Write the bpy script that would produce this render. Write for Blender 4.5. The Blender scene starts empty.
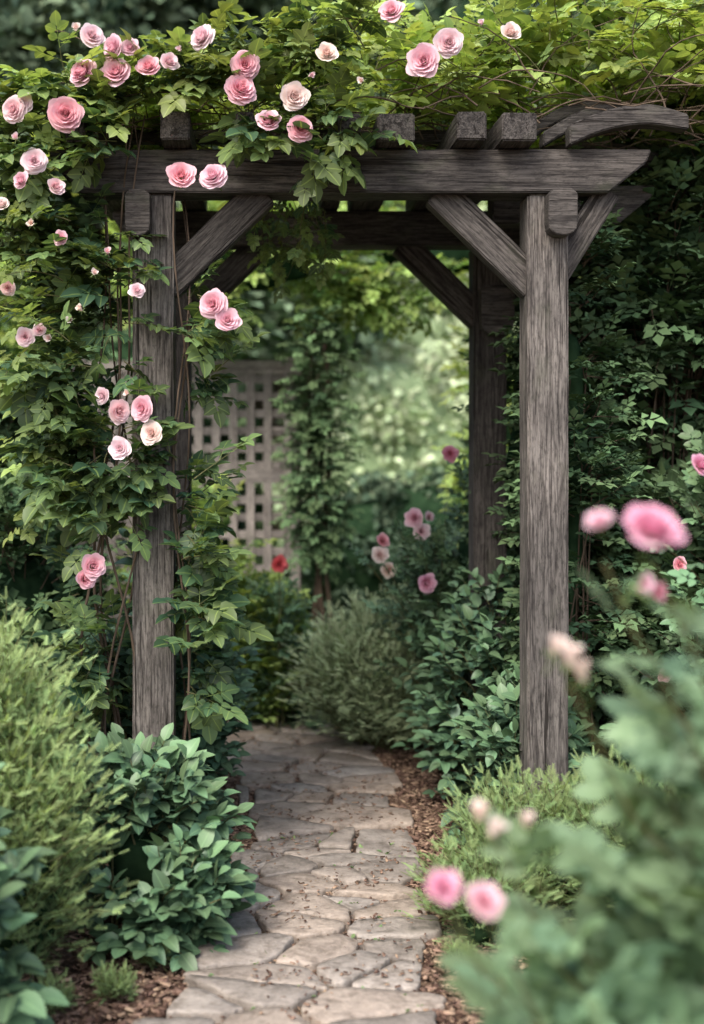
import bpy, bmesh, math, random, time
import numpy as np
from mathutils import Vector, Matrix, noise
T0=time.time()
R=random.Random(7)
U=R.uniform
G=R.gauss
scene=bpy.context.scene
scene.view_settings.view_transform='Standard'
scene.view_settings.look='None'
scene.view_settings.exposure=0

# ------------------------------------------------------------------ materials
def newmat(name):
    m=bpy.data.materials.new(name); m.use_nodes=True
    nt=m.node_tree; nt.nodes.clear()
    out=nt.nodes.new('ShaderNodeOutputMaterial')
    return m,nt,out
def N(nt,t,**k):
    n=nt.nodes.new(t)
    for a,b in k.items(): setattr(n,a,b)
    return n
def mixc(nt,fac,a,b,blend='MIX'):
    n=nt.nodes.new('ShaderNodeMix'); n.data_type='RGBA'; n.blend_type=blend
    for i,v in ((0,fac),(6,a),(7,b)):
        if isinstance(v,bpy.types.NodeSocket): nt.links.new(v,n.inputs[i])
        elif i==0: n.inputs[0].default_value=v
        else: n.inputs[i].default_value=(*v,1)
    return n.outputs[2]
def mth(nt,op,a,b=None,c=None,clamp=False):
    n=nt.nodes.new('ShaderNodeMath'); n.operation=op; n.use_clamp=clamp
    for i,v in enumerate((a,b,c)):
        if v is None: continue
        if isinstance(v,bpy.types.NodeSocket): nt.links.new(v,n.inputs[i])
        else: n.inputs[i].default_value=v
    return n.outputs[0]
def ramp(nt,fac,stops):
    n=nt.nodes.new('ShaderNodeValToRGB')
    els=n.color_ramp.elements
    while len(els)<len(stops): els.new(.5)
    for e,(p,c) in zip(els,stops):
        e.position=p; e.color=(*c,1) if len(c)==3 else c
    nt.links.new(fac,n.inputs[0]); return n.outputs[0]

def leaf_mat(name,dark,light,trans=.35,rough=.45,rib=.25):
    m,nt,out=newmat(name); L=nt.links
    at=N(nt,'ShaderNodeAttribute',attribute_name='tint')
    sp=N(nt,'ShaderNodeSeparateColor'); L.new(at.outputs['Color'],sp.inputs[0])
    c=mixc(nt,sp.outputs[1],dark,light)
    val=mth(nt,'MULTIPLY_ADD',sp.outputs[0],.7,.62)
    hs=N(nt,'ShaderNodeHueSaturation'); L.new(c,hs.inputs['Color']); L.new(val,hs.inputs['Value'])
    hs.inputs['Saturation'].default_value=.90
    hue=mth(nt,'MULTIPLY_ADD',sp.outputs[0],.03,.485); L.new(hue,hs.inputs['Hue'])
    c2=hs.outputs[0]
    if rib:
        r=ramp(nt,sp.outputs[2],[(0,(1,1,1)),(.14,(0,0,0))])
        rr=mth(nt,'MULTIPLY',r,rib)
        c2=mixc(nt,rr,hs.outputs[0],tuple(min(1,x*1.8+.02) for x in light))
        pb=N(nt,'ShaderNodeBsdfPrincipled'); pb.inputs['Roughness'].default_value=rough
        pb.inputs['Specular IOR Level'].default_value=.35
        L.new(c2,pb.inputs['Base Color'])
    else:
        pb=N(nt,'ShaderNodeBsdfDiffuse'); L.new(c2,pb.inputs['Color'])
    if trans<=0:
        L.new(pb.outputs[0],out.inputs[0]); return m
    tr=N(nt,'ShaderNodeBsdfTranslucent')
    tcg=mixc(nt,1.0,c2,(1.35,1.25,.6),'MULTIPLY'); L.new(tcg,tr.inputs[0])
    mx=N(nt,'ShaderNodeMixShader'); mx.inputs[0].default_value=trans
    L.new(pb.outputs[0],mx.inputs[1]); L.new(tr.outputs[0],mx.inputs[2]); L.new(mx.outputs[0],out.inputs[0])
    return m
def simple_mat(name,c1,c2,scale=20,rough=.8,bump=.3,dist=.01,stretch=(1,1,1)):
    m,nt,out=newmat(name); L=nt.links
    tc=N(nt,'ShaderNodeTexCoord'); mp=N(nt,'ShaderNodeMapping'); mp.inputs['Scale'].default_value=stretch
    L.new(tc.outputs['Object'],mp.inputs[0])
    nz=N(nt,'ShaderNodeTexNoise'); nz.inputs['Scale'].default_value=scale; nz.inputs['Detail'].default_value=3
    L.new(mp.outputs[0],nz.inputs['Vector'])
    c=ramp(nt,nz.outputs[0],[(.3,c1),(.7,c2)])
    pb=N(nt,'ShaderNodeBsdfDiffuse')
    L.new(c,pb.inputs['Color'])
    if bump:
        bp=N(nt,'ShaderNodeBump'); bp.inputs['Strength'].default_value=bump; bp.inputs['Distance'].default_value=dist
        L.new(nz.outputs[0],bp.inputs['Height']); L.new(bp.outputs[0],pb.inputs['Normal'])
    L.new(pb.outputs[0],out.inputs[0]); return m
def wood_mat(name,lo,hi,crack=(.015,.012,.010)):
    m,nt,out=newmat(name); L=nt.links
    tc=N(nt,'ShaderNodeTexCoord'); oi=N(nt,'ShaderNodeObjectInfo')
    off=mth(nt,'MULTIPLY',oi.outputs['Random'],37.)
    cb=N(nt,'ShaderNodeCombineXYZ'); [L.new(off,cb.inputs[i]) for i in range(3)]
    va=N(nt,'ShaderNodeVectorMath'); va.operation='ADD'; L.new(tc.outputs['Object'],va.inputs[0]); L.new(cb.outputs[0],va.inputs[1])
    def nz(st,scale,det=4,dist=0,rgh=.6):
        mp=N(nt,'ShaderNodeMapping'); mp.inputs['Scale'].default_value=st; L.new(va.outputs[0],mp.inputs[0])
        n=N(nt,'ShaderNodeTexNoise'); n.inputs['Scale'].default_value=scale; n.inputs['Detail'].default_value=det
        n.inputs['Distortion'].default_value=dist; n.inputs['Roughness'].default_value=rgh
        L.new(mp.outputs[0],n.inputs['Vector']); return n.outputs[0]
    grain=nz((.05,1,1),170,4,.3)
    grain2=nz((.07,1,1),50,4,.8)
    blot=nz((.5,1,1),4,4)
    pit=nz((.35,1,1),90,3,0,.7)
    crk=nz((.028,1,1),38,4,.5)
    g=mth(nt,'MULTIPLY_ADD',grain2,.45,mth(nt,'MULTIPLY',grain,.55))
    c=ramp(nt,g,[(.41,lo),(.58,hi)])
    bl=ramp(nt,blot,[(.35,(.58,.58,.58)),(.65,(1.15,1.14,1.12))])
    c=mixc(nt,1.,c,bl,'MULTIPLY')
    pt=ramp(nt,pit,[(.35,(.5,.5,.5)),(.5,(1,1,1)),(.75,(1.15,1.15,1.15))]); c=mixc(nt,.85,c,pt,'MULTIPLY')
    ck=ramp(nt,crk,[(.365,(1,1,1)),(.39,(0,0,0))])
    c=mixc(nt,mth(nt,'MULTIPLY',ck,.9),c,crack)
    al=nz((.6,1,1),7,3); alr=ramp(nt,al,[(.56,(0,0,0)),(.75,(.35,.35,.35))])
    c=mixc(nt,alr,c,(.07,.08,.045))
    pb=N(nt,'ShaderNodeBsdfPrincipled'); pb.inputs['Roughness'].default_value=.82
    pb.inputs['Specular IOR Level'].default_value=.25
    L.new(c,pb.inputs['Base Color'])
    h=mth(nt,'SUBTRACT',mth(nt,'MULTIPLY_ADD',pit,.35,g),mth(nt,'MULTIPLY',ck,.9))
    bp=N(nt,'ShaderNodeBump'); bp.inputs['Strength'].default_value=.9; bp.inputs['Distance'].default_value=.008
    L.new(h,bp.inputs['Height']); L.new(bp.outputs[0],pb.inputs['Normal'])
    L.new(pb.outputs[0],out.inputs[0]); return m
def petal_mat(name,outer,inner,tip):
    m,nt,out=newmat(name); L=nt.links
    at=N(nt,'ShaderNodeAttribute',attribute_name='tint')
    sp=N(nt,'ShaderNodeSeparateColor'); L.new(at.outputs['Color'],sp.inputs[0])
    c=mixc(nt,sp.outputs[0],outer,inner)
    f=ramp(nt,sp.outputs[1],[(.55,(0,0,0)),(1,(.6,.6,.6))])
    c=mixc(nt,f,c,tip)
    oi=N(nt,'ShaderNodeObjectInfo')
    hs=N(nt,'ShaderNodeHueSaturation'); L.new(c,hs.inputs['Color'])
    L.new(mth(nt,'MULTIPLY_ADD',oi.outputs['Random'],.35,.68),hs.inputs['Saturation'])
    L.new(mth(nt,'MULTIPLY_ADD',oi.outputs['Random'],.025,.48),hs.inputs['Hue'])
    pb=N(nt,'ShaderNodeBsdfDiffuse')
    L.new(hs.outputs[0],pb.inputs['Color'])
    tr=N(nt,'ShaderNodeBsdfTranslucent'); L.new(hs.outputs[0],tr.inputs[0])
    mx=N(nt,'ShaderNodeMixShader'); mx.inputs[0].default_value=.3
    L.new(pb.outputs[0],mx.inputs[1]); L.new(tr.outputs[0],mx.inputs[2]); L.new(mx.outputs[0],out.inputs[0])
    return m

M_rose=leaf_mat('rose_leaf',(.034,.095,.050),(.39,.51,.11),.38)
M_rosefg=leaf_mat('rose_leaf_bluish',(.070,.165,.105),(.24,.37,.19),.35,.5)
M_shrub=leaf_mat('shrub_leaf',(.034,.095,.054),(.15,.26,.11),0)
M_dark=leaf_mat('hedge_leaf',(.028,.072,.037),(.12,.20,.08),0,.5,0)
M_lime=leaf_mat('lime_leaf',(.11,.23,.07),(.42,.55,.14),.4,.5,0)
M_feath=leaf_mat('feathery_leaf',(.13,.23,.09),(.41,.54,.21),.35,.6,0)
M_grass=leaf_mat('grass_blade',(.23,.34,.16),(.48,.58,.31),0,.6,0)
M_far=leaf_mat('far_leaf',(.060,.108,.065),(.18,.25,.14),0,.7,0)
M_farhaze=leaf_mat('far_haze_leaf',(.30,.42,.22),(.58,.68,.40),0,.7,0)  # sunlit haze of the far opening put into a pale leaf colour
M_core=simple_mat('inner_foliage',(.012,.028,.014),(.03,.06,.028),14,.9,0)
M_corel=simple_mat('inner_haze_foliage',(.15,.22,.11),(.31,.40,.22),6,.9,0)  # pale core, the same haze painted into its colour
M_twig=simple_mat('twig',(.07,.08,.035),(.15,.14,.07),60,.7,0)
M_bark=simple_mat('bark',(.06,.045,.032),(.16,.12,.09),25,.9,.8,.02,(1,1,.25))
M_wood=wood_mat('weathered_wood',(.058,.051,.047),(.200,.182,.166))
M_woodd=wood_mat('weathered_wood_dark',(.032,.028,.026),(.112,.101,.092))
M_latt=wood_mat('lattice_wood',(.22,.20,.185),(.34,.31,.285),(.12,.10,.09))
M_pink=petal_mat('petal_pink',(.88,.52,.58),(.86,.25,.33),(.92,.66,.70))
M_pale=petal_mat('petal_pale',(.90,.68,.70),(.87,.40,.46),(.93,.80,.80))
M_cream=petal_mat('petal_cream',(.90,.77,.68),(.88,.52,.44),(.92,.86,.80))
M_hot=petal_mat('petal_hot',(.86,.36,.51),(.80,.17,.31),(.90,.53,.64))
M_red=petal_mat('petal_red',(.85,.08,.06),(.75,.04,.03),(.88,.16,.12))

# ------------------------------------------------------------------ mesh helpers
def mesh_np(name,V,flat,starts,midx,tint,mats,smooth=True):
    me=bpy.data.meshes.new(name)
    me.vertices.add(len(V)); me.vertices.foreach_set('co',np.asarray(V,dtype=np.float32).ravel())
    me.loops.add(len(flat)); me.loops.foreach_set('vertex_index',np.asarray(flat,dtype=np.int32))
    me.polygons.add(len(starts)); me.polygons.foreach_set('loop_start',np.asarray(starts,dtype=np.int32))
    me.polygons.foreach_set('material_index',np.asarray(midx,dtype=np.int32))
    me.polygons.foreach_set('use_smooth',np.full(len(starts),smooth))
    at=me.attributes.new('tint','FLOAT_COLOR','POINT')
    tt=np.ones((len(V),4),dtype=np.float32); tt[:,:3]=tint
    at.data.foreach_set('color',tt.ravel())
    for m in mats: me.materials.append(m)
    me.update(calc_edges=True)
    return me
def link(o,parent=None):
    scene.collection.objects.link(o)
    if parent: o.parent=parent
    return o
def empty(name):
    e=bpy.data.objects.new(name,None); return link(e)

def leaflet(L=1.,W=.3,fold=.18,arch=.18,ts=(0,.2,.45,.7,.88,1),ws=(0,.8,1,.8,.42,0)):
    V=[];B=[];F=[]
    n=len(ts)
    for t in ts: V.append((t*L,0,-arch*t*t*L+.02)); B.append(0)
    for s in (1,-1):
        b=len(V)
        for t,w in zip(ts[1:-1],ws[1:-1]):
            V.append((t*L,s*w*W*L,fold*w*W*L*1.6-arch*t*t*L)); B.append(1)
        q=[b+i for i in range(n-2)]
        fs=[[0,1,q[0]]]+[[i,i+1,q[i],q[i-1]] for i in range(1,n-2)]+[[n-2,n-1,q[-1]]]
        for f in fs: F.append(f if s<0 else f[::-1])
    return np.array(V,float),F,np.array(B,float)
def rhomb(L=1.,W=.3):
    return np.array([(0,0,0),(.5*L,-W*L,.08*L),(L,0,-.12*L),(.5*L,W*L,.08*L)],float),[[0,1,2],[0,2,3]],np.array([0,1,0,1.])
def combine(parts):
    Vs=[];Fs=[];Bs=[];o=0
    for (V,F,B),pos,ang,tilt,sc in parts:
        M=Matrix.Rotation(ang,3,'Z')@Matrix.Rotation(tilt,3,'X')
        A=np.array(M)
        Vs.append((V*sc)@A.T+np.array(pos)); Fs+=[[i+o for i in f] for f in F]; Bs.append(B); o+=len(V)
    return np.concatenate(Vs),Fs,np.concatenate(Bs)
def rachis():
    return np.array([(0,.008,0),(0,-.008,0),(.62,-.004,-.02),(.62,.004,-.02)],float),[[0,1,2,3]],np.array([0,0,0,0.])
def compound(lf):
    return combine([(rachis(),(0,0,0),0,0,1),
        (lf,(.60,0,-.02),0,.0,.44),
        (lf,(.50,.01,0),1.05,.15,.39),(lf,(.48,-.01,0),-1.1,-.15,.39),
        (lf,(.24,.01,0),1.2,.15,.33),(lf,(.26,-.01,0),-1.15,-.2,.33)])
T_leaf=leaflet()
T_ov=leaflet(W=.33,fold=.2,arch=.25)
T_rose=compound(leaflet(W=.39,ts=(0,.22,.5,.8,1),ws=(0,.85,1,.62,0)))
T_cheap=compound(rhomb(W=.34))
def needles(n=9,W=.07,ll=.32):
    parts=[(rachis(),(0,0,0),0,0,1.4)]
    for i in range(n):
        t=.1+.8*i/n
        for s in (1,-1):
            V=np.array([(0,-W*ll*.5,0),(0,W*ll*.5,0),(ll*(1.1-.6*t),0,.05*s)],float)
            parts.append(((V,[[0,1,2]],np.array([1,1,1.])),(t,0,0),s*(.9-.2*t),0,1))
    return combine(parts)
T_need=needles(10,.15,.3)
def clump(n=7):
    r=random.Random(3); parts=[]
    for i in range(n):
        parts.append((rhomb(1,.36),(r.uniform(-.3,.3),r.uniform(-.35,.35),r.uniform(-.3,.3)),r.uniform(-3,3),r.uniform(-1,1),r.uniform(.3,.45)))
    return combine(parts)
T_clump=clump()

class Plant:
    def __init__(s): s.p=[];s.x=[];s.z=[];s.s=[];s.t=[];s.tubes=[];s.cores=[]
    def leaf(s,p,d,up,size,g):
        s.p.append(tuple(p)); s.x.append(tuple(d)); s.z.append(tuple(up)); s.s.append(size); s.t.append((R.random(),min(1,max(0,g))))
    def tube(s,pts,r0,r1): s.tubes.append((pts,r0,r1))
    def stem(s,p,d,L,n,size,droop=.5,g=(.1,.5),r=.003,upl=.35,spread=.9,tipyoung=.25,tube=True):
        p=Vector(p); d=Vector(d).normalized(); st=L/n; pts=[p.copy()]
        side=1 if R.random()<.5 else -1
        ph=U(0,6.28)
        for i in range(n):
            d=(d+Vector((G(0,.1),G(0,.1),-droop*st+G(0,.06)))).normalized()
            p=p+d*st; pts.append(p.copy())
            perp=d.cross(Vector((0,0,1)))
            if perp.length<.2: perp=Vector((1,0,0))
            perp.normalize()
            q=Matrix.Rotation(ph+i*2.4,3,d)@perp if abs(d.z)>.6 else perp*side
            side=-side
            f=(d*.55+q*spread+Vector((G(0,.2),G(0,.2),upl*.5+G(0,.2)))).normalized()
            up=Vector((G(0,.3),G(0,.3)-.25,1))
            g0=g[0]+(g[1]-g[0])*R.random()+tipyoung*(i/n)
            s.leaf(p,f,up,size*U(.7,1.15)*(1-.25*i/n),g0)
        s.leaf(p,d,Vector((G(0,.3),-.3,1)),size*U(.7,1),g[1]+tipyoung)
        if tube: s.tube(pts,r,r*.45)
        return p
    def core(s,c,r,sub=3,amp=.25):
        s.cores.append((c,r,sub,amp))
    def build(s,name,tmpl,mats,parent=None,obj=True):
        TV,TF,TB=tmpl; nV=len(TV)
        n=len(s.p); Vs=[];flat=[];st=[];mi=[];tn=[];vo=0;lo=0
        if n:
            P=np.array(s.p);X=np.array(s.x);Z=np.array(s.z);S=np.array(s.s);Tn=np.array(s.t)
            X/=np.linalg.norm(X,axis=1)[:,None]+1e-9
            Z=Z-(Z*X).sum(1)[:,None]*X; Z/=np.linalg.norm(Z,axis=1)[:,None]+1e-9
            Y=np.cross(Z,X)
            M=np.stack([X,Y,Z],1)
            TVs=np.repeat(TV[None],n,0); TVs[:,:,2]*=np.random.default_rng(1).uniform(.4,2.0,(n,1))
            V=np.einsum('nvk,nkj->nvj',TVs,M)*S[:,None,None]+P[:,None,:]
            Vs.append(V.reshape(-1,3))
            t=np.zeros((n,nV,3)); t[:,:,0]=Tn[:,0:1]; t[:,:,1]=Tn[:,1:2]; t[:,:,2]=TB[None]
            tn.append(t.reshape(-1,3))
            tf=np.array([i for f in TF for i in f]); lens=np.array([len(f) for f in TF])
            ls=np.concatenate([[0],np.cumsum(lens)[:-1]])
            flat.append((tf[None]+np.arange(n)[:,None]*nV).ravel())
            st.append((ls[None]+np.arange(n)[:,None]*len(tf)).ravel())
            mi.append(np.zeros(n*len(TF),int)); vo=n*nV; lo=n*len(tf)
        V2=[];F2=[];m2=[]
        k=4
        for pts,r0,r1 in s.tubes:
            b=len(V2); m=len(pts)
            for i,p in enumerate(pts):
                d=(pts[min(i+1,m-1)]-pts[max(i-1,0)])
                if d.length<1e-6: d=Vector((0,0,1))
                d.normalize(); a=d.orthogonal().normalized() if i==0 else (a-d*a.dot(d)).normalized()
                c=d.cross(a); r=r0+(r1-r0)*i/max(1,m-1)
                for j in range(k):
                    an=j*2*math.pi/k; V2.append(p+(a*math.cos(an)+c*math.sin(an))*r)
            for i in range(m-1):
                for j in range(k):
                    F2.append((b+i*k+j,b+i*k+(j+1)%k,b+(i+1)*k+(j+1)%k,b+(i+1)*k+j)); m2.append(1)
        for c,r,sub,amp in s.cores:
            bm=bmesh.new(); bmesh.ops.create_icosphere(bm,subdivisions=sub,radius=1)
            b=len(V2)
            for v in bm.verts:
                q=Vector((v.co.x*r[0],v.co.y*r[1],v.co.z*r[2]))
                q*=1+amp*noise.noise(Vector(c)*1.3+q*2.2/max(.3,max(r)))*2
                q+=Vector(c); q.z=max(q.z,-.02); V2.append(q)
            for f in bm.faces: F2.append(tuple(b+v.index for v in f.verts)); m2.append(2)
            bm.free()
        if V2:
            Vs.append(np.array([tuple(v) for v in V2])); tn.append(np.full((len(V2),3),.5))
            ln=np.array([len(f) for f in F2]); fl=np.array([i for f in F2 for i in f])+vo
            flat.append(fl); st.append(np.concatenate([[0],np.cumsum(ln)[:-1]])+lo); mi.append(np.array(m2))
        me=mesh_np(name,np.concatenate(Vs),np.concatenate(flat),np.concatenate(st),np.concatenate(mi),np.concatenate(tn),mats)
        if not obj: return me
        return link(bpy.data.objects.new(name,me),parent)

def rand_dir():
    while True:
        v=Vector((U(-1,1),U(-1,1),U(-1,1)))
        if .1<v.length<1: return v.normalized()
def shrub(name,ells,n,tmpl,size,mats,slen=(.15,.3),nl=6,up=.5,shell=.6,g=(.1,.5),core=.62,base=None,
          droop=.5,noisecut=-.2,nscale=2.5,parent=None,tubes=True,woody=.12,P=None,obj=True,amp=.25,tr=.003):
    P=P or Plant()
    vols=[e[1][0]*e[1][1]+e[1][0]*e[1][2]+e[1][1]*e[1][2] for e in ells]
    for i in range(n):
        c,r=R.choices(ells,vols)[0]
        for _ in range(12):
            d=rand_dir()
            if d.y>.3 and R.random()<.6: continue
            L=U(*slen)
            f=U(shell,1)**.7
            rr=[max(.3*q,q-.55*L) for q in r]
            p=Vector((c[0]+d.x*rr[0]*f,c[1]+d.y*rr[1]*f,c[2]+d.z*rr[2]*f))
            if p.z<.02: continue
            if noise.noise(p*nscale)<noisecut: continue
            break
        else: continue
        if p.z<.02: continue
        nd=Vector((d.x/r[0],d.y/r[1],d.z/r[2])).normalized()
        dr=nd*.7+Vector((0,0,up))+rand_dir()*.45
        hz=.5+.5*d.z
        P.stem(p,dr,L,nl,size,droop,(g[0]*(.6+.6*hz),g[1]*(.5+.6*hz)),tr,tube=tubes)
        if R.random()<woody:
            b=base or (c[0],c[1])
            a=Vector((b[0]+G(0,.06),b[1]+G(0,.06),0)); mid=(a+p)*.5+Vector((0,0,.12*p.z))
            P.tube([a,a.lerp(mid,.5),mid,mid.lerp(p,.5)+Vector((0,0,.02)),p],tr*2.2,tr)
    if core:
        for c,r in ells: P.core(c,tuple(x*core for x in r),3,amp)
    return P.build(name,tmpl,mats,parent,obj)

# ------------------------------------------------------------------ rose blooms
def bloom_mesh(name,mat,openness=1.,npet=30,seed=1):
    r=random.Random(seed); V=[];F=[];tn=[];mi=[]
    nu,nv=6,5
    for i in range(npet):
        t=i/(npet-1)
        ang=i*2.399+r.uniform(-.25,.25)
        op=(.04+1.05*t**1.1)*openness+r.uniform(-.07,.07)
        h=.30+.30*t; wrap=1.4-.70*t; r0=.015+.12*t
        zb=.12-.20*t
        b=len(V); rip=r.uniform(0,6); crl=r.uniform(.2,.7)
        for a in range(nu+1):
            u=-1+2*a/nu
            rr=r0; z=zb; hh=h*(1-.14*u*u-.06*abs(u))*(1+.05*math.sin(3*u+rip))
            for c in range(nv+1):
                v=c/nv
                if c>0:
                    ph=op*(1.45-.75*v)+ (crl*t*max(0,v-.6)*3.2) if t>.3 else op*(2.0-1.6*v)
                    rr+=math.sin(ph)*hh/nv; z+=math.cos(ph)*hh/nv
                w=wrap*(.75+.35*math.sin(v*2.4))
                th=ang+u*w*(.55+.45*min(1,v*1.7))
                rad=rr+.015*math.sin(5*u+rip)*v
                V.append((rad*math.cos(th),rad*math.sin(th),z)); tn.append((1-t,v,.5))
        for a in range(nu):
            for c in range(nv):
                q=b+a*(nv+1)+c; F.append((q,q+nv+1,q+nv+2,q+1)); mi.append(0)
    k=8;b=len(V)
    for rad,z in ((.03,-.9),(.03,-.24),(.085,-.2),(.1,-.12),(.13,-.03)):
        for j in range(k):
            an=j*2*math.pi/k; V.append((rad*math.cos(an)+ (0.12*(z+.24)**2 if z<-.3 else 0),rad*math.sin(an),z)); tn.append((.5,.4,.5))
    for i in range(4):
        for j in range(k): F.append((b+i*k+j,b+i*k+(j+1)%k,b+(i+1)*k+(j+1)%k,b+(i+1)*k+j)); mi.append(1)
    for j in range(5):
        an=j*2*math.pi/5; b=len(V); ca,sa=math.cos(an),math.sin(an)
        for x,y,z in ((.09,-.05,-.1),(.09,.05,-.1),(.3,.03,-.12),(.3,-.03,-.12),(.45,0,-.2)):
            V.append((x*ca-y*sa,x*sa+y*ca,z)); tn.append((.5,.4,.5))
        F.append((b,b+1,b+2,b+3)); mi.append(1); F.append((b+3,b+2,b+4)); mi.append(1)
    ln=[len(f) for f in F]; st=np.concatenate([[0],np.cumsum(ln)[:-1]])
    return mesh_np(name,V,[i for f in F for i in f],st,mi,np.array(tn),[mat,M_rose])
BL={}
for k,m in (('p',M_pink),('l',M_pale),('c',M_cream),('h',M_hot),('r',M_red)):
    BL[k]=[bloom_mesh('bloom_'+k+str(i),m,o,n,i+3) for i,(o,n) in enumerate(((1.0,46),(.85,40),(1.1,44),(.75,38)))]
    BL[k+'b']=[bloom_mesh('rosebud_'+k,m,.22,14,9)]
def bloom(parent,kind,x,y,z,size,d=None):
    me=R.choice(BL[kind])
    o=bpy.data.objects.new('rose_bloom',me); link(o,parent)
    d=Vector(d) if d else Vector((G(0,.35),-1,U(-.1,.55)))
    q=d.normalized().to_track_quat('Z','Y')
    o.rotation_mode='QUATERNION'; o.rotation_quaternion=q@Matrix.Rotation(U(0,6.28),3,'Z').to_quaternion()
    s=size/1.16; o.scale=(s,s,s*U(.9,1.15)); o.location=(x,y,z)

# ------------------------------------------------------------------ ground
def build_ground():
    m,nt,out=newmat('mulch_soil'); L=nt.links
    tc=N(nt,'ShaderNodeTexCoord')
    vo=N(nt,'ShaderNodeTexVoronoi'); vo.inputs['Scale'].default_value=45; L.new(tc.outputs['Object'],vo.inputs['Vector'])
    nz=N(nt,'ShaderNodeTexNoise'); nz.inputs['Scale'].default_value=6; nz.inputs['Detail'].default_value=6; L.new(tc.outputs['Object'],nz.inputs['Vector'])
    c1=ramp(nt,vo.outputs['Color'],[(.1,(.06,.036,.024)),(.5,(.14,.085,.054)),(.9,(.24,.16,.11))])
    c2=ramp(nt,nz.outputs[0],[(.3,(.55,.5,.45)),(.7,(1.1,1.05,1))])
    c=mixc(nt,1.,c1,c2,'MULTIPLY')
    sx=N(nt,'ShaderNodeSeparateXYZ'); L.new(tc.outputs['Object'],sx.inputs[0])
    f=mth(nt,'SUBTRACT',sx.outputs[1],9.5,clamp=True)
    gr=ramp(nt,nz.outputs[0],[(.3,(.10,.18,.05)),(.7,(.18,.28,.09))])
    c=mixc(nt,f,c,gr)
    pb=N(nt,'ShaderNodeBsdfPrincipled'); pb.inputs['Roughness'].default_value=.95; L.new(c,pb.inputs['Base Color'])
    bp=N(nt,'ShaderNodeBump'); bp.inputs['Strength'].default_value=.8; bp.inputs['Distance'].default_value=.02
    L.new(vo.outputs['Distance'],bp.inputs['Height']); L.new(bp.outputs[0],pb.inputs['Normal']); L.new(pb.outputs[0],out.inputs[0])
    bm=bmesh.new()
    xs=[-200,-60,-20,-8]+[-4+i*.2 for i in range(41)]+[8,20,60,200]
    ys=[-200,-60,-20,-6]+[-2+i*.2 for i in range(61)]+[16,30,60,200]
    g=[[bm.verts.new((x,y,(.02*noise.noise(Vector((x*1.5,y*1.5,0))) if abs(x)<5 and -3<y<12 else 0)-.012)) for y in ys] for x in xs]
    for i in range(len(xs)-1):
        for j in range(len(ys)-1): bm.faces.new((g[i][j],g[i+1][j],g[i+1][j+1],g[i][j+1]))
    me=bpy.data.meshes.new('ground'); bm.to_mesh(me); bm.free(); me.materials.append(m)
    for p in me.polygons: p.use_smooth=True
    link(bpy.data.objects.new('ground',me))
build_ground()

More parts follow.
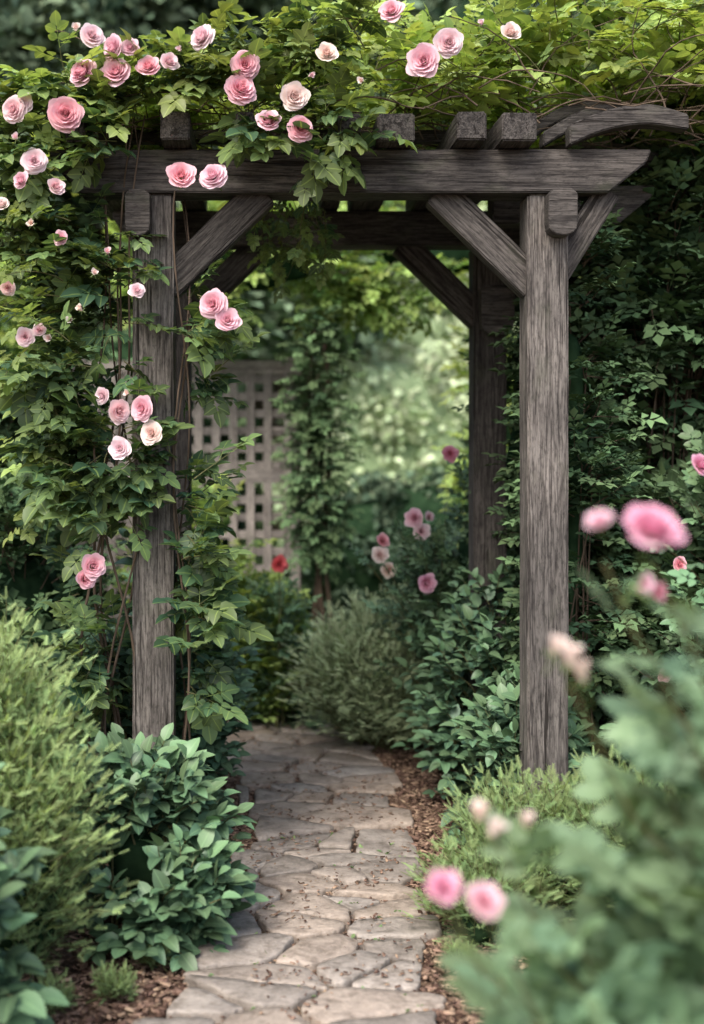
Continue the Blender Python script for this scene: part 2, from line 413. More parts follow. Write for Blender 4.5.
CL=[(-3,-.5,.48),(0,-.35,.46),(2.4,-.12,.45),(3.2,.0,.445),(3.7,.105,.425),(4.2,.225,.375),(4.8,.28,.345),(5.4,.29,.34),(6.0,.28,.37),(6.6,.22,.42),(7.2,.10,.46),(8.0,-.15,.46),(9.0,-.8,.46)]
def cl(y):
    for a,b in zip(CL,CL[1:]):
        if y<=b[0]:
            t=(y-a[0])/(b[0]-a[0]); t=max(0,t); return a[1]+(b[1]-a[1])*t,a[2]+(b[2]-a[2])*t
    return CL[-1][1:]
def build_path():
    r=random.Random(91)
    seeds=[]
    y=-3.
    while y<8.8:
        x,hw=cl(y); n=r.choice((1,2,2,3,3,4,3))
        dy=r.uniform(.11,.25)
        offs=r.uniform(-.34,.34)
        for i in range(n):
            t=-1+2*(i+.5)/n
            seeds.append((t*hw+offs*hw+r.uniform(-.12,.12),y+r.uniform(-.08,.08)))
        y+=dy
    V=[];F=[];tn=[]
    for k,(sx,sy) in enumerate(seeds):
        hw=cl(sy)[1]*r.uniform(.85,1.12); hw2=cl(sy)[1]*r.uniform(.85,1.12)
        poly=[(-hw,sy-.5),(hw2,sy-.5),(hw2*r.uniform(.8,1.15),sy+.5),(-hw*r.uniform(.8,1.15),sy+.5)]
        gap=r.uniform(.005,.015)
        for l,(ox,oy) in enumerate(seeds):
            if l==k or abs(oy-sy)>1: continue
            dx,dy=ox-sx,oy-sy; d=math.hypot(dx,dy)
            if d<.001: continue
            nx,ny=dx/d,dy/d
            nx,ny=nx*.75,ny*1.3; q=math.hypot(nx,ny); nx/=q; ny/=q
            off=(sx+ox)/2*nx+(sy+oy)/2*ny-gap
            np_=[]
            for i in range(len(poly)):
                a=poly[i];b=poly[(i+1)%len(poly)]
                da=a[0]*nx+a[1]*ny-off; db=b[0]*nx+b[1]*ny-off
                if da<=0: np_.append(a)
                if (da<0)!=(db<0) and da!=db:
                    t=da/(da-db); np_.append((a[0]+(b[0]-a[0])*t,a[1]+(b[1]-a[1])*t))
            poly=np_
            if len(poly)<3: break
        if len(poly)<3: continue
        ar=abs(sum(poly[i][0]*poly[(i+1)%len(poly)][1]-poly[(i+1)%len(poly)][0]*poly[i][1] for i in range(len(poly))))/2
        if ar<.004: continue
        for _ in range(3):
            q=[]
            for i in range(len(poly)):
                a=poly[i];b=poly[(i+1)%len(poly)]; w=.09 if _==0 else .25
                ln=math.hypot(b[0]-a[0],b[1]-a[1])
                q.append((a[0]+(b[0]-a[0])*w,a[1]+(b[1]-a[1])*w))
                if _==0 and ln>.06:
                    for tt in (.3,.5,.7):
                        jx=.016*noise.noise(Vector((a[0]*20+tt*9,a[1]*20,k))); q.append((a[0]+(b[0]-a[0])*tt+jx*(b[1]-a[1])/ln,a[1]+(b[1]-a[1])*tt-jx*(b[0]-a[0])/ln))
                q.append((a[0]+(b[0]-a[0])*(1-w),a[1]+(b[1]-a[1])*(1-w)))
            poly=q
        cx=sum(p[0] for p in poly)/len(poly); cy=sum(p[1] for p in poly)/len(poly)
        col=(r.random(),r.random(),r.random()); tx,ty=r.gauss(0,.014),r.gauss(0,.014); h=.028+r.uniform(-.007,.007)
        rings=[(1.0,-.03),(1.0,h-.012),(.988,h-.004),(.96,h),(.6,h),(.25,h)]
        b=len(V);n=len(poly)
        for sc,z in rings:
            for (px,py) in poly:
                w=1+.06*noise.noise(Vector((px*9,py*9,k)))+.035*noise.noise(Vector((px*35,py*35,k)))
                X=cx+(px-cx)*sc*w;Y=cy+(py-cy)*sc*w
                zz=z+(X-cx)*tx+(Y-cy)*ty+(.007*noise.noise(Vector((X*9,Y*9,3))) if z>0 else 0)
                V.append((X+cl(Y)[0],Y,zz)); tn.append(col)
        V.append((cx+cl(cy)[0],cy,h+.002)); tn.append(col)
        for a in range(len(rings)-1):
            for i in range(n): F.append((b+a*n+i,b+a*n+(i+1)%n,b+(a+1)*n+(i+1)%n,b+(a+1)*n+i))
        a=len(rings)-1
        for i in range(n): F.append((b+a*n+i,b+a*n+(i+1)%n,len(V)-1))
    m,nt,out=newmat('flagstone'); L=nt.links
    at=N(nt,'ShaderNodeAttribute',attribute_name='tint'); sp=N(nt,'ShaderNodeSeparateColor'); L.new(at.outputs['Color'],sp.inputs[0])
    tc=N(nt,'ShaderNodeTexCoord')
    def nz(s,d=6,w=.6):
        n=N(nt,'ShaderNodeTexNoise'); n.inputs['Scale'].default_value=s; n.inputs['Detail'].default_value=d; n.inputs['Roughness'].default_value=w
        L.new(tc.outputs['Object'],n.inputs['Vector']); return n.outputs[0]
    a=nz(5);b2=nz(60,4);c3=nz(18,5,.7)
    base=ramp(nt,sp.outputs[0],[(0,(.28,.25,.22)),(.4,(.39,.355,.32)),(.75,(.41,.34,.28)),(1,(.34,.33,.315))])
    v=ramp(nt,a,[(.3,(.68,.66,.64)),(.7,(1.2,1.18,1.15))])
    c=mixc(nt,1.,base,v,'MULTIPLY')
    sp2=ramp(nt,c3,[(.35,(.5,.48,.45)),(.52,(1,1,1)),(.8,(1.18,1.15,1.12))])
    c=mixc(nt,.8,c,sp2,'MULTIPLY')
    g3=ramp(nt,b2,[(.35,(.78,.78,.78)),(.7,(1.1,1.1,1.1))]); c=mixc(nt,.8,c,g3,'MULTIPLY')
    pb=N(nt,'ShaderNodeBsdfPrincipled'); pb.inputs['Roughness'].default_value=.6; L.new(c,pb.inputs['Base Color'])
    h=mth(nt,'ADD',mth(nt,'MULTIPLY',b2,.25),c3)
    bp=N(nt,'ShaderNodeBump'); bp.inputs['Strength'].default_value=.7; bp.inputs['Distance'].default_value=.014
    L.new(h,bp.inputs['Height']); L.new(bp.outputs[0],pb.inputs['Normal']); L.new(pb.outputs[0],out.inputs[0])
    ln=[len(f) for f in F]; st=np.concatenate([[0],np.cumsum(ln)[:-1]])
    me=mesh_np('flagstone_path',V,[i for f in F for i in f],st,np.zeros(len(F),int),np.array(tn),[m])
    link(bpy.data.objects.new('flagstone_path',me))
build_path()

def build_mulch():
    m=leaf_mat('wood_chip',(.085,.050,.034),(.38,.245,.165),0.,.85,0)
    P=Plant()
    V=np.array([(-.5,-.2,0),(.5,-.25,0),(.55,.2,.0),(-.45,.22,0),(-.5,-.2,.12),(.5,-.25,.1),(.55,.2,.12),(-.45,.22,.1)],float)
    Fc=[[4,5,6,7],[0,1,5,4],[1,2,6,5],[2,3,7,6],[3,0,4,7]]
    T=(V,Fc,np.ones(8))
    for i in range(30000):
        y=U(2.9,7.4); x,hw=cl(y)
        on=R.random()<.34
        if on:
            dx=U(-hw,hw); z=U(.0,.018)
            if R.random()<.25:
                if noise.noise(Vector((x+dx,y,0))*3.5)>.06: z=.034
        else:
            s=R.choice((-1,1)); dx=s*(hw-.05+abs(G(0,.32)))
            z=.001+abs(G(0,.006))
        an=U(0,6.28)
        P.leaf((x+dx,y,z),(math.cos(an),math.sin(an),G(0,.18)),(G(0,.3),G(0,.3),1),U(.008,.034)*(.6 if on else 1),R.random()**1.3)
    P.build('mulch',T,[m,m])
build_mulch()

# ------------------------------------------------------------------ pergola
perg=empty('wooden_pergola')
def prism(name,prof,y0,y1,mat,parent,bev=.006,jit=.0025):
    bm=bmesh.new()
    pr=[]
    for i in range(len(prof)):
        a=Vector(prof[i]);b=Vector(prof[(i+1)%len(prof)]); n=max(1,int((b-a).length/.12))
        for j in range(n): pr.append(a.lerp(b,j/n))
    f=[bm.verts.new((p[0],y0,p[1])) for p in pr]; g=[bm.verts.new((p[0],y1,p[1])) for p in pr]
    n=len(pr)
    bm.faces.new(f); bm.faces.new(g[::-1])
    for i in range(n): bm.faces.new((f[i],g[i],g[(i+1)%n],f[(i+1)%n]))
    bmesh.ops.recalc_face_normals(bm,faces=bm.faces)
    ed=[e for e in bm.edges if len(e.link_faces)==2 and e.calc_face_angle(0)>.35]
    bmesh.ops.bevel(bm,geom=ed,offset=bev,segments=2,affect='EDGES')
    sd=R.random()*50
    for v in bm.verts:
        k=noise.noise_vector(v.co*9+Vector((sd,0,0))); v.co+=k*jit
    me=bpy.data.meshes.new(name); bm.to_mesh(me); bm.free(); me.materials.append(mat)
    return link(bpy.data.objects.new(name,me),parent)
def board(name,p0,p1,w,h,mat,parent,up=(0,0,1),bev=.006,jit=.003):
    p0=Vector(p0);p1=Vector(p1);d=p1-p0;Ln=d.length;x=d.normalized()
    z=Vector(up); z=(z-x*z.dot(x)).normalized(); y=z.cross(x)
    bm=bmesh.new(); n=max(2,int(Ln/.15)); rings=[]
    for i in range(n+1):
        rings.append([bm.verts.new((Ln*i/n,a*w/2,b*h/2)) for a,b in ((-1,-1),(1,-1),(1,1),(-1,1))])
    for i in range(n):
        for j in range(4): bm.faces.new((rings[i][j],rings[i][(j+1)%4],rings[i+1][(j+1)%4],rings[i+1][j]))
    bm.faces.new(rings[0][::-1]); bm.faces.new(rings[-1])
    bmesh.ops.recalc_face_normals(bm,faces=bm.faces)
    ed=[e for e in bm.edges if e.calc_face_angle(0)>.35]
    bmesh.ops.bevel(bm,geom=ed,offset=bev,segments=2,affect='EDGES')
    sd=R.random()*50
    for v in bm.verts: v.co+=noise.noise_vector(v.co*7+Vector((sd,0,0)))*jit
    me=bpy.data.meshes.new(name); bm.to_mesh(me); bm.free(); me.materials.append(mat)
    o=link(bpy.data.objects.new(name,me),parent)
    o.matrix_local=Matrix.Translation(p0)@Matrix((x,y,z)).transposed().to_4x4()
    return o
XL,XR=-.405,1.118; YF,YB=4.885,6.085; ZB,ZT=2.65,2.815
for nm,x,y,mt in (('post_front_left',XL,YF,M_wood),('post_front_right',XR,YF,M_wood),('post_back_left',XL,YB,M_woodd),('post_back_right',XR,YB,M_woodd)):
    board(nm,(x,y,-.1),(x,y,ZB-.001),.158,.158,mt,perg,up=(0,1,0),bev=.009)
prof=[(-.80,ZT),(-.80,ZT-.035),(-.69,ZB),(1.35,ZB),(1.49,ZT-.05),(1.51,ZT)]
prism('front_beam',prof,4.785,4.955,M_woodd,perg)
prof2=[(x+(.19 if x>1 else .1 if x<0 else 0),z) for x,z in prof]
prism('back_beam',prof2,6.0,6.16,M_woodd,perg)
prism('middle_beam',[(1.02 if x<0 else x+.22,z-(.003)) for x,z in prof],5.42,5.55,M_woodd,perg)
def brace(nm,x0,z0,x1,z1,y,w=.125,t=.09):
    board(nm,(x0,y,z0),(x1,y,z1),t,w,M_woodd,perg,up=(0,0,1))
for tag,y in (('front',4.885),('back',6.08)):
    brace('brace_'+tag+'_left',-.36,2.30,.02,2.67,y)
    brace('brace_'+tag+'_right',1.08,2.30,.70,2.67,y)
    brace('brace_'+tag+'_outer',1.15,2.33,1.36,2.67,y,.10)
def corbel(nm,x0,x1,y0,y1,zt,zb):
    c=(x0+x1)/2; r=(x1-x0)/2
    pts=[(x0,zt-.02),(x0,zb+r)]+[(c-r*math.cos(a),zb+r*.7-r*.7*math.sin(a)) for a in (math.pi*i/8 for i in range(1,8))]+[(x1,zb+r),(x1,zt-.02),(x1-.02,zt),(x0+.02,zt)]
    prism(nm,pts,y0,y1,M_woodd,perg,bev=.003,jit=.001)
corbel('corbel_right',1.10,1.21,4.72,4.80,2.652,2.475)
corbel('corbel_left',-.505,-.41,4.73,4.80,2.652,2.475)
corbel('corbel_back',1.06,1.22,5.93,6.0,2.45,2.21)
for i,(x,w) in enumerate(((-.70,.10),(-.31,.11),(-.05,.07),(.345,.085),(.52,.14),(.80,.11),(.98,.13))):
    y0=4.68+R.uniform(-.02,.02)
    board('joist_%d'%(i+1),(x,y0,ZT+.060),(x+.0,6.32,ZT+.062),w,.105,M_woodd,perg)
def curved(nm,x0,x1,y0,y1,z0,z1,h,arch):
    n=12; top=[];bot=[]
    for i in range(n+1):
        t=i/n; x=x0+(x1-x0)*t
        zc=z0+(z1-z0)*t+arch*math.sin(t*math.pi)
        hh=h*(1-.25*max(0,t-.7)/.3)
        top.append((x,zc+hh)); bot.append((x,zc))
    prism(nm,bot+top[::-1],y0,y1,M_woodd,perg,bev=.005)
curved('curved_rafter_1',1.18,1.63,4.72,4.80,ZT+.003,ZT+.060,.075,.045)
curved('curved_rafter_2',1.12,1.54,4.90,4.97,ZT+.04,ZT+.15,.055,.05)
curved('curved_rafter_3',1.04,1.46,5.08,5.15,ZT+.06,ZT+.22,.055,.055)
curved('curved_rafter_4',1.10,1.78,5.55,5.62,ZT+.06,ZT+.10,.09,.05)
board('side_beam_right',(1.22,4.97,ZT-.05),(1.22,5.98,ZT-.05),.07,.12,M_woodd,perg)
board('side_beam_left',(-.50,4.97,ZT-.06),(-.50,5.98,ZT-.06),.07,.12,M_woodd,perg)
for i,y in enumerate((5.2,5.55,5.85)):
    board('cross_slat_%d'%(i+1),(-.75,y,ZT+.15),(1.04,y,ZT+.15),.06,.05,M_woodd,perg)

# ------------------------------------------------------------------ climbing rose
rose=empty('climbing_rose')
def top_h(x):
    return 2.90+.47*min(1,max(0,(x+.95)/1.5))
P=Plant()
for i in range(600):
    x=U(-.80,2.15); y=U(4.82,6.3); th=top_h(x)
    base=2.94
    z=base+(th-base)*R.random()**1.1*(.55+.45*min(1,(y-4.6)/.6))
    if noise.noise(Vector((x*2.2,y*2.2,z*3)))<-.15: continue
    if x>.9 and y<5.3: z+=.12
    d=Vector((G(0,.6),G(.05,.4),U(.1,.8)))
    P.stem((x,y,z),d,U(.12,.26),R.randint(4,6),U(.13,.20),U(.5,2.0),(.25,1.0),.0035)
for i in range(80):
    x=U(-.75,2.1)if i%3 else U(.2,2.); y=U(4.85,6.0); z=top_h(x)-.1
    P.stem((x,y,z),(G(.15,.5),G(0,.3),1),U(.2,.3+.18*max(0,min(1,x))),7,U(.10,.15),U(1.2,3.5),(.6,1.0),.004)
for i in range(85):
    x=U(-.95,.36); y=U(4.68,4.80)
    low=2.93 if x>-.42 else 2.87
    z=U(low,top_h(x)+.04)
    P.stem((x,y,z),(G(0,.6),-.25,G(.2,.4)),U(.1,.2),4,U(.13,.19),1.5,(.02,.45),.0035)
for (x,z,n) in ((.17,2.88,4),(.30,2.86,4),(-.02,2.86,3),(-.56,2.80,5),(-.84,2.78,5),(.02,2.9,4)):
    for i in range(n):
        P.stem((x+G(0,.04),4.70,z+G(0,.04)),(G(0,.6),-.3,G(-.2,.4)),U(.08,.15),3,U(.14,.20),2.0,(.0,.25),.0035,tipyoung=.1)
for i in range(22):
    x=G(.18,.11); P.stem((x,U(5.0,5.8),U(2.6,2.85)),(G(0,.3),G(0,.3),-1),U(.12,.3),5,.10,1,(.0,.2),.003)
P.build('canopy_foliage',T_rose,[M_rose,M_twig],rose)
P=Plant()
for i in range(170):
    x=U(-.6,1.9); y=U(4.75,5.6); z=U(2.93,3.08); a=Vector((x,y,z)); pts=[a]
    d=Vector((G(0,1),G(0,.4),U(.0,.9))).normalized()
    for k in range(7):
        d=(d+Vector((G(0,.2),G(0,.2),-.16+G(0,.12)))).normalized(); a=a+d*.07
        if a.z<2.95: a.z=2.95
        pts.append(a)
    P.tube(pts,.004,.002)
for k in range(9):
    pts=[]; ph=U(0,6.28); x0=U(-.60,-.50) if k%3 else -.295
    for i in range(26):
        t=i/25; z=t*2.95
        pts.append(Vector((x0+(-.08 if k%3 else .0)*math.sin(t*5+ph)+.03*math.sin(t*13+ph),4.88+.1*math.sin(t*6+ph*2)+U(-.01,.01),z)))
    P.tube(pts,U(.005,.010),.004)
P.build('canes',T_leaf,[M_rose,M_bark],rose)
P=Plant()
def colx(z):
    return .13+.27*min(1,max(0,(z-1.2)/1.3))
for i in range(410):
    z=U(.70,2.80)
    if R.random()<.8:
        x=-.53-abs(G(0,.5))*colx(z); dx=-.8
        if z>2.55 and x>-.74: continue
    else:
        x=-.30+abs(G(0,.04)); dx=.6
        if z>2.3: continue
    y=U(4.68,5.1)
    if noise.noise(Vector((x*3,y*2,z*2.6)))<-.12: continue
    P.stem((x,y,z),(dx*U(.2,1.2),G(-.2,.35),G(.1,.5)),U(.08,.18),R.randint(3,4),U(.13,.195),2.2,(.0,.16),.003,tipyoung=.12)
for i in range(20):
    z=R.choice((1.05,1.45,1.62,1.66,1.75,2.1,2.25,2.5))+G(0,.04)
    s=R.choice((-1,-1,1)); x=-.51 if s<0 else -.31
    P.stem((x,4.75,z),(-s*U(.1,.8),-.2,G(.1,.4)),U(.06,.13),3,U(.13,.18),2,(.0,.15),.003,tipyoung=.12)
for i in range(24):
    z=U(1.5,2.8); P.stem((U(-.82,-.6),U(4.6,5),z),(-1,G(-.2,.3),G(.2,.4)),U(.18,.32),7,.12,3,(.15,.55),.003)
P.build('climbing_foliage',T_rose,[M_rose,M_twig],rose)

blooms=[
('l',-.64,3.25,.085),('p',-.55,3.205,.09),('p',-.49,3.205,.07),('p',-.67,3.11,.10),('p',-.545,3.105,.11),('p',-.42,3.13,.085),
('l',-.345,3.15,.07),('l',-.21,3.245,.09),('l',-.935,2.97,.09),('l',-.90,2.995,.07),('p',-.74,2.95,.12),('l',-.86,2.77,.085),
('p',-.905,2.695,.065),('l',-.78,2.67,.07),('p',-.07,3.045,.11),('p',-.05,3.14,.095),('p',.04,2.92,.09),('c',.135,3.015,.11),
('p',.16,2.895,.09),('p',-.295,2.71,.11),('p',-.17,2.71,.095),('p',.64,3.155,.12),('p',.515,3.345,.09),('l',.73,3.225,.10),
('c',.97,3.26,.08),('c',.265,3.18,.085),('p',-.755,2.475,.06),('l',-.465,2.27,.06),('p',-.17,2.22,.10),('p',-.12,2.155,.10),
('p',-.44,1.82,.09),('l',-.54,1.81,.085),('c',-.405,1.725,.085),('l',-.525,1.665,.09),('l',-.595,1.87,.06),('p',-.64,1.215,.10),
('p',-.67,1.165,.08),('l',-.895,2.095,.07),('l',-.96,2.285,.055),('cb',-.80,2.09,.06),('cb',-.87,2.53,.055),('cb',-.63,2.34,.05),('cb',-.72,2.16,.05),
('cb',-.7,3.28,.06),('lb',.45,3.40,.05),('c',-.98,2.6,.06),('cb',-.68,2.2,.05),('l',-.84,2.12,.05),('lb',-.58,2.42,.05),('lb',.86,3.30,.045),('lb',.2,3.1,.045),
('cb',.40,3.08,.05),('lb',-.3,3.2,.045),('cb',-.50,1.88,.045),('lb',-.93,2.86,.05)]
for k,x,z,s in blooms:
    y=4.54 if z>2.6 else 4.58
    sc=y/4.8
    bloom(rose,k,x*sc,y,1.65+(z-1.65)*sc,s)

# ------------------------------------------------------------------ plants
shrub('climbing_vine',[((1.36,5.5,1.5),(.15,.5,1.5)),((1.38,6.3,1.6),(.22,.3,1.5))],520,T_cheap,.14,[M_dark,M_bark,M_core],
      (.10,.2),5,up=.2,g=(.1,.9),core=.45,shell=.4)
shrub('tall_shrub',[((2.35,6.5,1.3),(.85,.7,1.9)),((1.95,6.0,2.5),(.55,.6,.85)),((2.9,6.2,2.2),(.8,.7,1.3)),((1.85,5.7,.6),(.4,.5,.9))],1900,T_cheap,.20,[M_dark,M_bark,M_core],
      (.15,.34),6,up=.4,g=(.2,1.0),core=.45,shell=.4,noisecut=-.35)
shrub('tall_shrub',[((2.1,6.1,3.15),(.6,.5,.5))],200,T_rose,.17,[M_rose,M_bark,M_core],(.2,.4),6,up=.6,g=(.2,.7),core=.4)
shrub('leafy_shrub',[((1.22,5.9,.42),(.42,.55,.66)),((1.08,6.5,.3),(.34,.35,.55)),((1.12,5.25,.22),(.28,.4,.42))],600,T_ov,.078,[M_shrub,M_twig,M_core],
      (.12,.22),7,up=.6,g=(.0,.45),core=.5)
shrub('leafy_shrub',[((-.42,5.75,.42),(.36,.6,.64)),((-.52,5.3,.7),(.22,.3,.55))],430,T_ov,.078,[M_shrub,M_twig,M_core],(.12,.22),7,up=.6,g=(.0,.45),core=.5)
shrub('lime_shrub',[((-.40,7.7,.74),(.34,.4,.70))],190,T_cheap,.16,[M_lime,M_twig,M_core],(.2,.34),6,up=.7,g=(.0,.7),core=.45)
shrub('leafy_shrub',[((-.04,7.7,.26),(.38,.3,.52))],200,T_cheap,.15,[M_lime,M_twig,M_core],(.15,.25),5,up=.7,g=(.0,.55),core=.45)
shrub('rose_hedge',[((-1.85,7.0,1.0),(.85,.8,1.45)),((-1.2,6.2,.6),(.42,.6,.9)),((-2.7,6.5,1.2),(.9,.9,1.3))],1200,T_cheap,.17,[M_dark,M_bark,M_core],(.15,.3),6,g=(.0,.7),core=.65)
shrub('leafy_bush',[((-.43,4.36,.24),(.32,.28,.34)),((-.34,4.18,.12),(.25,.22,.22)),((-.42,4.5,.36),(.18,.16,.22))],330,T_ov,.086,[M_shrub,M_twig,M_core],(.10,.20),7,up=.6,g=(.0,.55),core=.3,shell=.25,tr=.0035,noisecut=-.4)
shrub('broadleaf_bush',[((-.90,3.3,.34),(.26,.30,.43))],130,T_ov,.105,[M_shrub,M_twig,M_core],(.12,.24),6,up=.6,g=(.0,.5),core=.35,shell=.4,noisecut=-.5)
def feathery(name,ells,n,size,mats,g,slen=(.2,.4),core=.55,nc=-.2):
    return shrub(name,ells,n,T_need,size,mats,slen,9,up=1.1,g=g,core=core,shell=.35,droop=.8,tr=.002,woody=.1,noisecut=nc)
feathery('feathery_shrub',[((-.95,4.15,.48),(.40,.4,.58)),((-.76,3.95,.26),(.25,.25,.46))],1150,.064,[M_feath,M_twig,M_core],(.0,.85),(.16,.34),.45)
feathery('feathery_shrub',[((.98,4.5,.14),(.32,.35,.30)),((.76,4.25,.08),(.18,.27,.20)),((1.35,4.35,.22),(.35,.3,.36))],900,.060,[M_feath,M_twig,M_core],(.0,.5),(.12,.24),.45)
for x,y,r in ((-.43,3.74,.07),(-.33,3.98,.06),(.64,3.95,.05),(-.60,3.66,.07),(.74,4.75,.09)):
    feathery('ground_tuft',[((x,y,.02),(r,r*.8,r*.6))],int(10+600*r),.034,[M_feath,M_twig,M_core],(.0,.5),(.03,.08),0)
P=Plant()
for i in range(70):
    y=U(3.5,5.4); x,hw=cl(y); dx=U(-hw,hw)
    for k in range(3): P.leaf((x+dx+G(0,.006),y+G(0,.006),.018),(G(0,1),G(0,1),U(.3,1.2)),(0,0,1),U(.010,.024),U(0,.5))
P.build('path_weeds',T_leaf,[M_feath,M_twig])
feathery('ornamental_grass',[((.70,7.0,.26),(.45,.40,.48))],1250,.09,[M_grass,M_twig,M_core],(.3,1.),(.2,.42),.4,-.6)
feathery('ornamental_grass',[((1.1,7.7,.25),(.4,.35,.45))],400,.09,[M_grass,M_twig,M_core],(.2,1.),(.2,.42),.4,-.6)

shrub('vine_arch',[((-.1,8.7,2.95),(1.0,.4,.42)),((1.2,8.8,3.05),(1.0,.4,.42)),((1.80,8.5,1.7),(.38,.35,1.5)),((-1.9,8.7,2.0),(.4,.4,1.3))],800,T_cheap,.17,[M_lime,M_bark,M_core],(.15,.32),6,up=.1,g=(.0,.8),core=.4,droop=1.2,woody=0)
shrub('hanging_vine',[((.42,8.6,1.8),(.15,.15,1.0))],200,T_cheap,.13,[M_dark,M_bark,M_core],(.12,.22),5,up=-.2,g=(.2,1.),core=.4,droop=1.5,woody=0)
P=Plant()
for k in range(4):
    ph=U(0,6)
    P.tube([Vector((.42+.07*math.sin(t*.35+ph)+ .10*(1-t/12.)*math.cos(ph),8.6+.04*math.cos(t*.5+ph),t*.21)) for t in range(13)],.022,.014)
P.build('vine_trunk',T_leaf,[M_dark,M_bark])
lat=empty('lattice_fence')
board('post_1',(.25,9.05,0),(.25,9.05,2.34),.12,.11,M_latt,lat,up=(0,1,0))
board('post_2',(-1.3,9.05,0),(-1.3,9.05,2.34),.11,.11,M_latt,lat,up=(0,1,0))
for i,z in enumerate((2.27,1.48,.45)): board('rail_%d'%(i+1),(-1.245,9.05,z),(.19,9.05,z),.05,.10,M_latt,lat)
x=-1.18;i=0
while x<.19:
    board('slat_v_%d'%i,(x,9.035,.4),(x,9.035,2.24),.014,.060,M_latt,lat,up=(1,0,0),bev=.002,jit=.001); x+=.125;i+=1
z=.56;i=0
while z<2.2:
    if abs(z-1.48)>.06: board('slat_h_%d'%i,(-1.24,9.052,z),(.19,9.052,z),.014,.060,M_latt,lat,up=(0,0,1),bev=.002,jit=.001)
    z+=.125;i+=1
shrub('dark_hedge',[((-1.1,10.2,1.1),(1.0,.6,1.5)),((-3.2,10,1.3),(1.6,.8,1.7))],800,T_clump,.3,[M_dark,M_bark,M_core],(.2,.4),4,g=(.0,.6),core=.8,woody=0,tubes=False)
shrub('clipped_hedge',[((1.6,11.8,.60),(1.4,.6,.85)),((3.8,11.5,.7),(1.4,.6,.95)),((5.8,10,1.2),(1.6,.9,1.7))],900,T_clump,.25,[M_far,M_bark,M_core],(.15,.3),4,g=(.0,.4),core=.85,woody=0,tubes=False)
shrub('hazy_shrub',[((1.7,16.5,1.3),(1.5,.9,1.7)),((3.4,17.5,1.4),(1.3,.9,2.1)),((2.2,19,2.2),(1.5,.9,2.6))],1300,T_clump,.35,[M_farhaze,M_bark,M_corel],(.2,.5),4,g=(.0,1.),core=.85,woody=0,tubes=False)  # fills the far opening; its paleness is painted haze

bg=empty('garden_rose_bush')
shrub('foliage',[((.98,6.7,.60),(.24,.25,.55)),((1.18,6.9,1.0),(.22,.3,.6))],200,T_cheap,.14,[M_shrub,M_bark,M_core],(.15,.28),5,g=(.1,.6),core=.35,parent=bg)
for k,x,y,z,s in (('h',1.016,6.6,1.645,.085),('p',.818,6.5,1.31,.10),('l',.849,6.5,1.24,.09),('p',.646,6.5,1.19,.08),('c',.635,6.5,1.115,.09),('c',.677,6.5,1.04,.08),('h',.861,6.4,.983,.10),('p',.789,6.7,1.075,.05),('l',.913,6.7,1.306,.06)):
    bloom(bg,k,x,y,z,s)
    a=Vector((1.0,y+.15,.5)); b=Vector((x,y+.03,z-.02))
    P=Plant(); P.stem(a,(b-a),(b-a).length,6,.11,.0,(.1,.5),.004); P.build('stem',T_cheap,[M_shrub,M_twig],bg)
rb=empty('red_rose_bush')
shrub('foliage',[((.12,7.5,.35),(.16,.16,.5))],60,T_cheap,.14,[M_shrub,M_twig,M_core],(.15,.25),5,g=(.1,.6),core=.3,parent=rb)
bloom(rb,'r',.12,7.3,1.0,.10)
P=Plant(); P.tube([Vector((.12,7.4,.4)),Vector((.13,7.34,.8)),Vector((.12,7.31,.99))],.005,.003); P.build('stem',T_cheap,[M_shrub,M_twig],rb)

fg=empty('rose_bush')
shrub('foliage',[((1.12,2.08,.42),(.60,.34,.84)),((1.0,1.98,.26),(.62,.3,.58))],185,T_rose,.22,[M_rosefg,M_twig,M_core],(.14,.28),5,up=.6,g=(.0,.9),core=.25,shell=.5,parent=fg,tr=.004,noisecut=-.12)
P=Plant()
for x,y,z in ((.60,1.9,1.50),(.54,1.95,1.5),(.29,1.9,.98),(.35,1.9,.96),(.50,2.0,1.3),(.38,2.0,1.05),(.8,2.0,1.5),(.70,2.1,1.42),(.62,1.95,1.35)):
    a=Vector((x+.28,y+.1,z-.42)); b=Vector((x,y,z-.02)); m=a.lerp(b,.5)+Vector((-.03,0,-.02))
    P.stem(a,b-a+Vector((0,0,.05)),(b-a).length*.8,4,.14,.2,(.2,.9),.004)
    P.tube([a,m,b],.005,.003)
P.build('flower_stems',T_rose,[M_rosefg,M_twig],fg)
for k,x,y,z,s,d in (('h',.598,1.9,1.53,.088,(.1,-.5,.7)),('p',.535,1.95,1.54,.045,(-.6,-.6,1)),('h',.282,1.9,.985,.055,(0,-.8,.8)),('p',.343,1.9,.965,.055,(.2,-.8,.8)),
                    ('cb',.50,2.0,1.315,.07,(0,-.3,1)),('cb',.48,2.02,1.33,.06,(.3,-.3,1)),('cb',.52,2.0,1.29,.06,(-.3,-.3,1)),('cb',.355,2.0,1.065,.06,(0,-.2,1)),('cb',.375,2.0,1.04,.06,(.4,-.2,1)),('cb',.44,2.05,1.04,.05,(.2,-.2,1)),
                    ('p',.68,2.2,1.42,.035,None),('h',.72,2.25,1.4,.035,None)):
    bloom(fg,k,x,y,z,s,d)

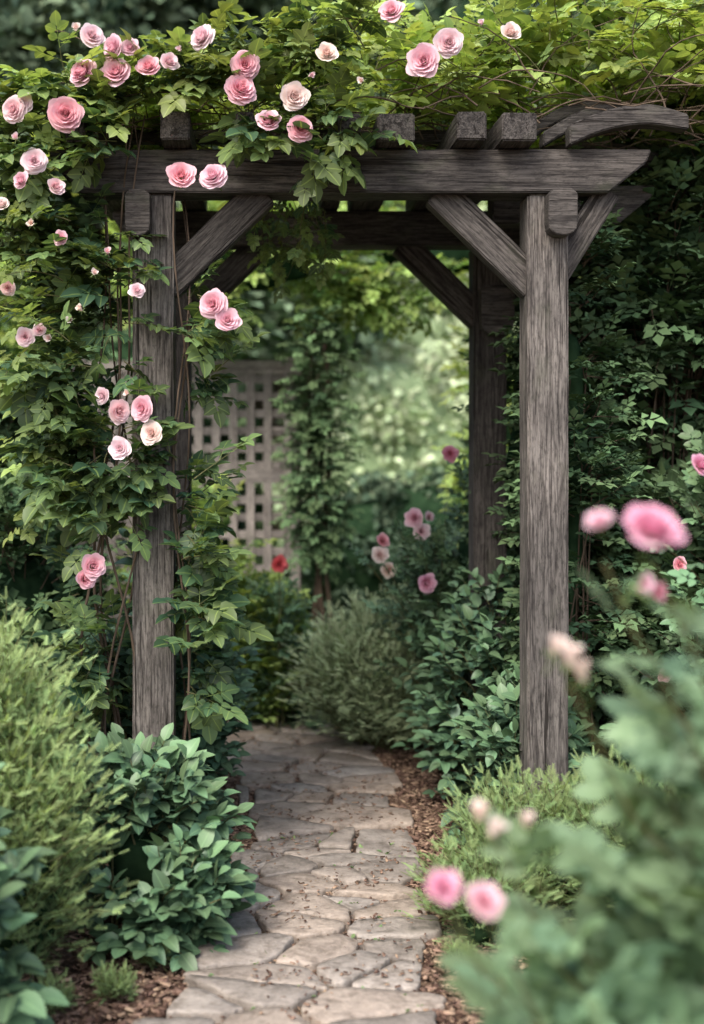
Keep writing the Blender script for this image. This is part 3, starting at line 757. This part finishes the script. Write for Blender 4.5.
rs=empty('side_rose_bush')
shrub('foliage',[((2.15,5.2,.70),(.6,.45,.95))],260,T_rose,.15,[M_shrub,M_bark,M_core],(.2,.34),6,up=.7,g=(.1,.8),core=.5,parent=rs)
for x,z in ((1.62,1.22),(1.75,1.1),(1.83,1.07),(1.56,.8)):
    bloom(rs,'p',x,4.8,z,.06)
P=Plant()
for b in ((1.36,3.85,1.60),(1.30,3.9,1.52),(1.42,3.9,1.45)):
    b=Vector(b); a=Vector((1.9,4.3,.8)); P.stem(a,b-a,(b-a).length,8,.12,0,(.1,.6),.005)
P.build('branch',T_rose,[M_shrub,M_twig],rs)
bloom(rs,'h',1.355,3.83,1.61,.07)

# ------------------------------------------------------------------ trees and background
def tree_mesh(name,mat,seed,h=8.,cr=2.6,n=1500,g=(.1,.8),coremat=None):
    R.seed(seed); P=Plant()
    tr=[Vector((.15*math.sin(i*.7+seed),.15*math.cos(i*.9+seed),h*.75*i/8)) for i in range(9)]
    P.tube(tr,.22,.06); ells=[]
    for i in range(9):
        a=i*2.4+U(-.4,.4); z0=h*U(.22,.65); q=U(.35,.8)*cr
        c=(math.cos(a)*q,math.sin(a)*q,z0+h*U(.08,.2))
        st=tr[min(8,int(z0/(h*.75)*8))]
        P.tube([st,st.lerp(Vector(c),.5)+Vector((0,0,.2)),Vector(c)],.09,.03)
        ells.append((c,(cr*U(.35,.55),cr*U(.35,.55),h*U(.10,.16))))
    ells.append(((0,0,h*.88),(cr*.5,cr*.5,h*.14)))
    return shrub(name,ells,n,T_clump,.55,[mat,M_bark,coremat or M_core],(.3,.7),4,up=.3,g=g,core=.6,P=P,obj=False,woody=0,tubes=False,noisecut=-.3,nscale=1.,amp=.35)
TA=tree_mesh('tree_a',M_far,11,n=1100); TB_=tree_mesh('tree_b',M_far,12,9,3.0,1200); TC=tree_mesh('tree_c',M_farhaze,13,7,3.,1200,coremat=M_corel)
for me,x,y,s,rz in ((TB_,-5,15,1.1,0),(TA,-1.8,17,1.15,1),(TA,7.2,14.5,1.1,2),(TB_,9.5,17,1.1,3),(TC,4.2,22.5,.8,1.3),(TC,2.6,27,1.0,.3),(TC,6.0,25,1.,2.3),(TA,8.5,22,1.3,4.4),(TB_,-9,18,1.2,2),(TA,-5,22,1.4,5),(TB_,3.3,31,1.6,5),(TA,13,20,1.3,.6),(TB_,-13,17,1.2,3.3),(TA,.5,26,1.5,2.)):
    o=bpy.data.objects.new('background_tree',me); link(o); o.location=(x,y,0); o.scale=(s,s,s); o.rotation_euler=(0,0,rz)
R.seed(5)
ells=[]
for i in range(26):
    a=-1.5+3.0*i/25; rr=38+U(-2,2)
    ells.append(((math.sin(a)*rr,math.cos(a)*rr,7.+U(0,1)),(3.8,2.2,11+U(0,2.5))))
    ells.append(((math.sin(a+.05)*rr*.93,math.cos(a+.05)*rr*.93,1.5),(3.,2.,3.5+U(0,1.))))
shrub('distant_trees',ells,3600,T_clump,1.3,[M_far,M_bark,M_core],(.6,1.4),4,g=(.2,1.),core=.88,woody=0,tubes=False,nscale=.5)

# ------------------------------------------------------------------ light
w=bpy.data.worlds.new('World'); scene.world=w; w.use_nodes=True; nt=w.node_tree
sky=nt.nodes.new('ShaderNodeTexSky'); sky.sky_type='NISHITA'; sky.sun_disc=False
el=math.radians(50); az=math.atan2(-.38,-.70)
sky.sun_elevation=el; sky.sun_rotation=az; sky.air_density=1.; sky.dust_density=4.0; sky.ozone_density=.8
nt.links.new(sky.outputs[0],nt.nodes['Background'].inputs[0]); nt.nodes['Background'].inputs[1].default_value=.34
sun=bpy.data.lights.new('sun','SUN'); sun.energy=2.7; sun.angle=math.radians(28); sun.color=(1,.975,.94)
so=bpy.data.objects.new('sun',sun); link(so)
sd=Vector((math.sin(az)*math.cos(el),math.cos(az)*math.cos(el),math.sin(el)))
so.rotation_mode='QUATERNION'; so.rotation_quaternion=sd.to_track_quat('Z','Y'); so.location=(0,0,12)

# ------------------------------------------------------------------ camera
cam=bpy.data.cameras.new('camera'); co=bpy.data.objects.new('camera',cam); link(co)
co.location=(0,0,1.65); co.rotation_euler=(math.radians(90),0,0)
cam.sensor_fit='VERTICAL'; cam.sensor_height=36; cam.sensor_width=24.75; cam.lens=1248/1024*36
cam.shift_x=(352-258)/1024; cam.shift_y=-(512-453)/1024
cam.clip_end=600; cam.clip_start=.05
cam.dof.use_dof=True; cam.dof.focus_distance=4.75; cam.dof.aperture_fstop=1.2
scene.camera=co
print('built',time.time()-T0)
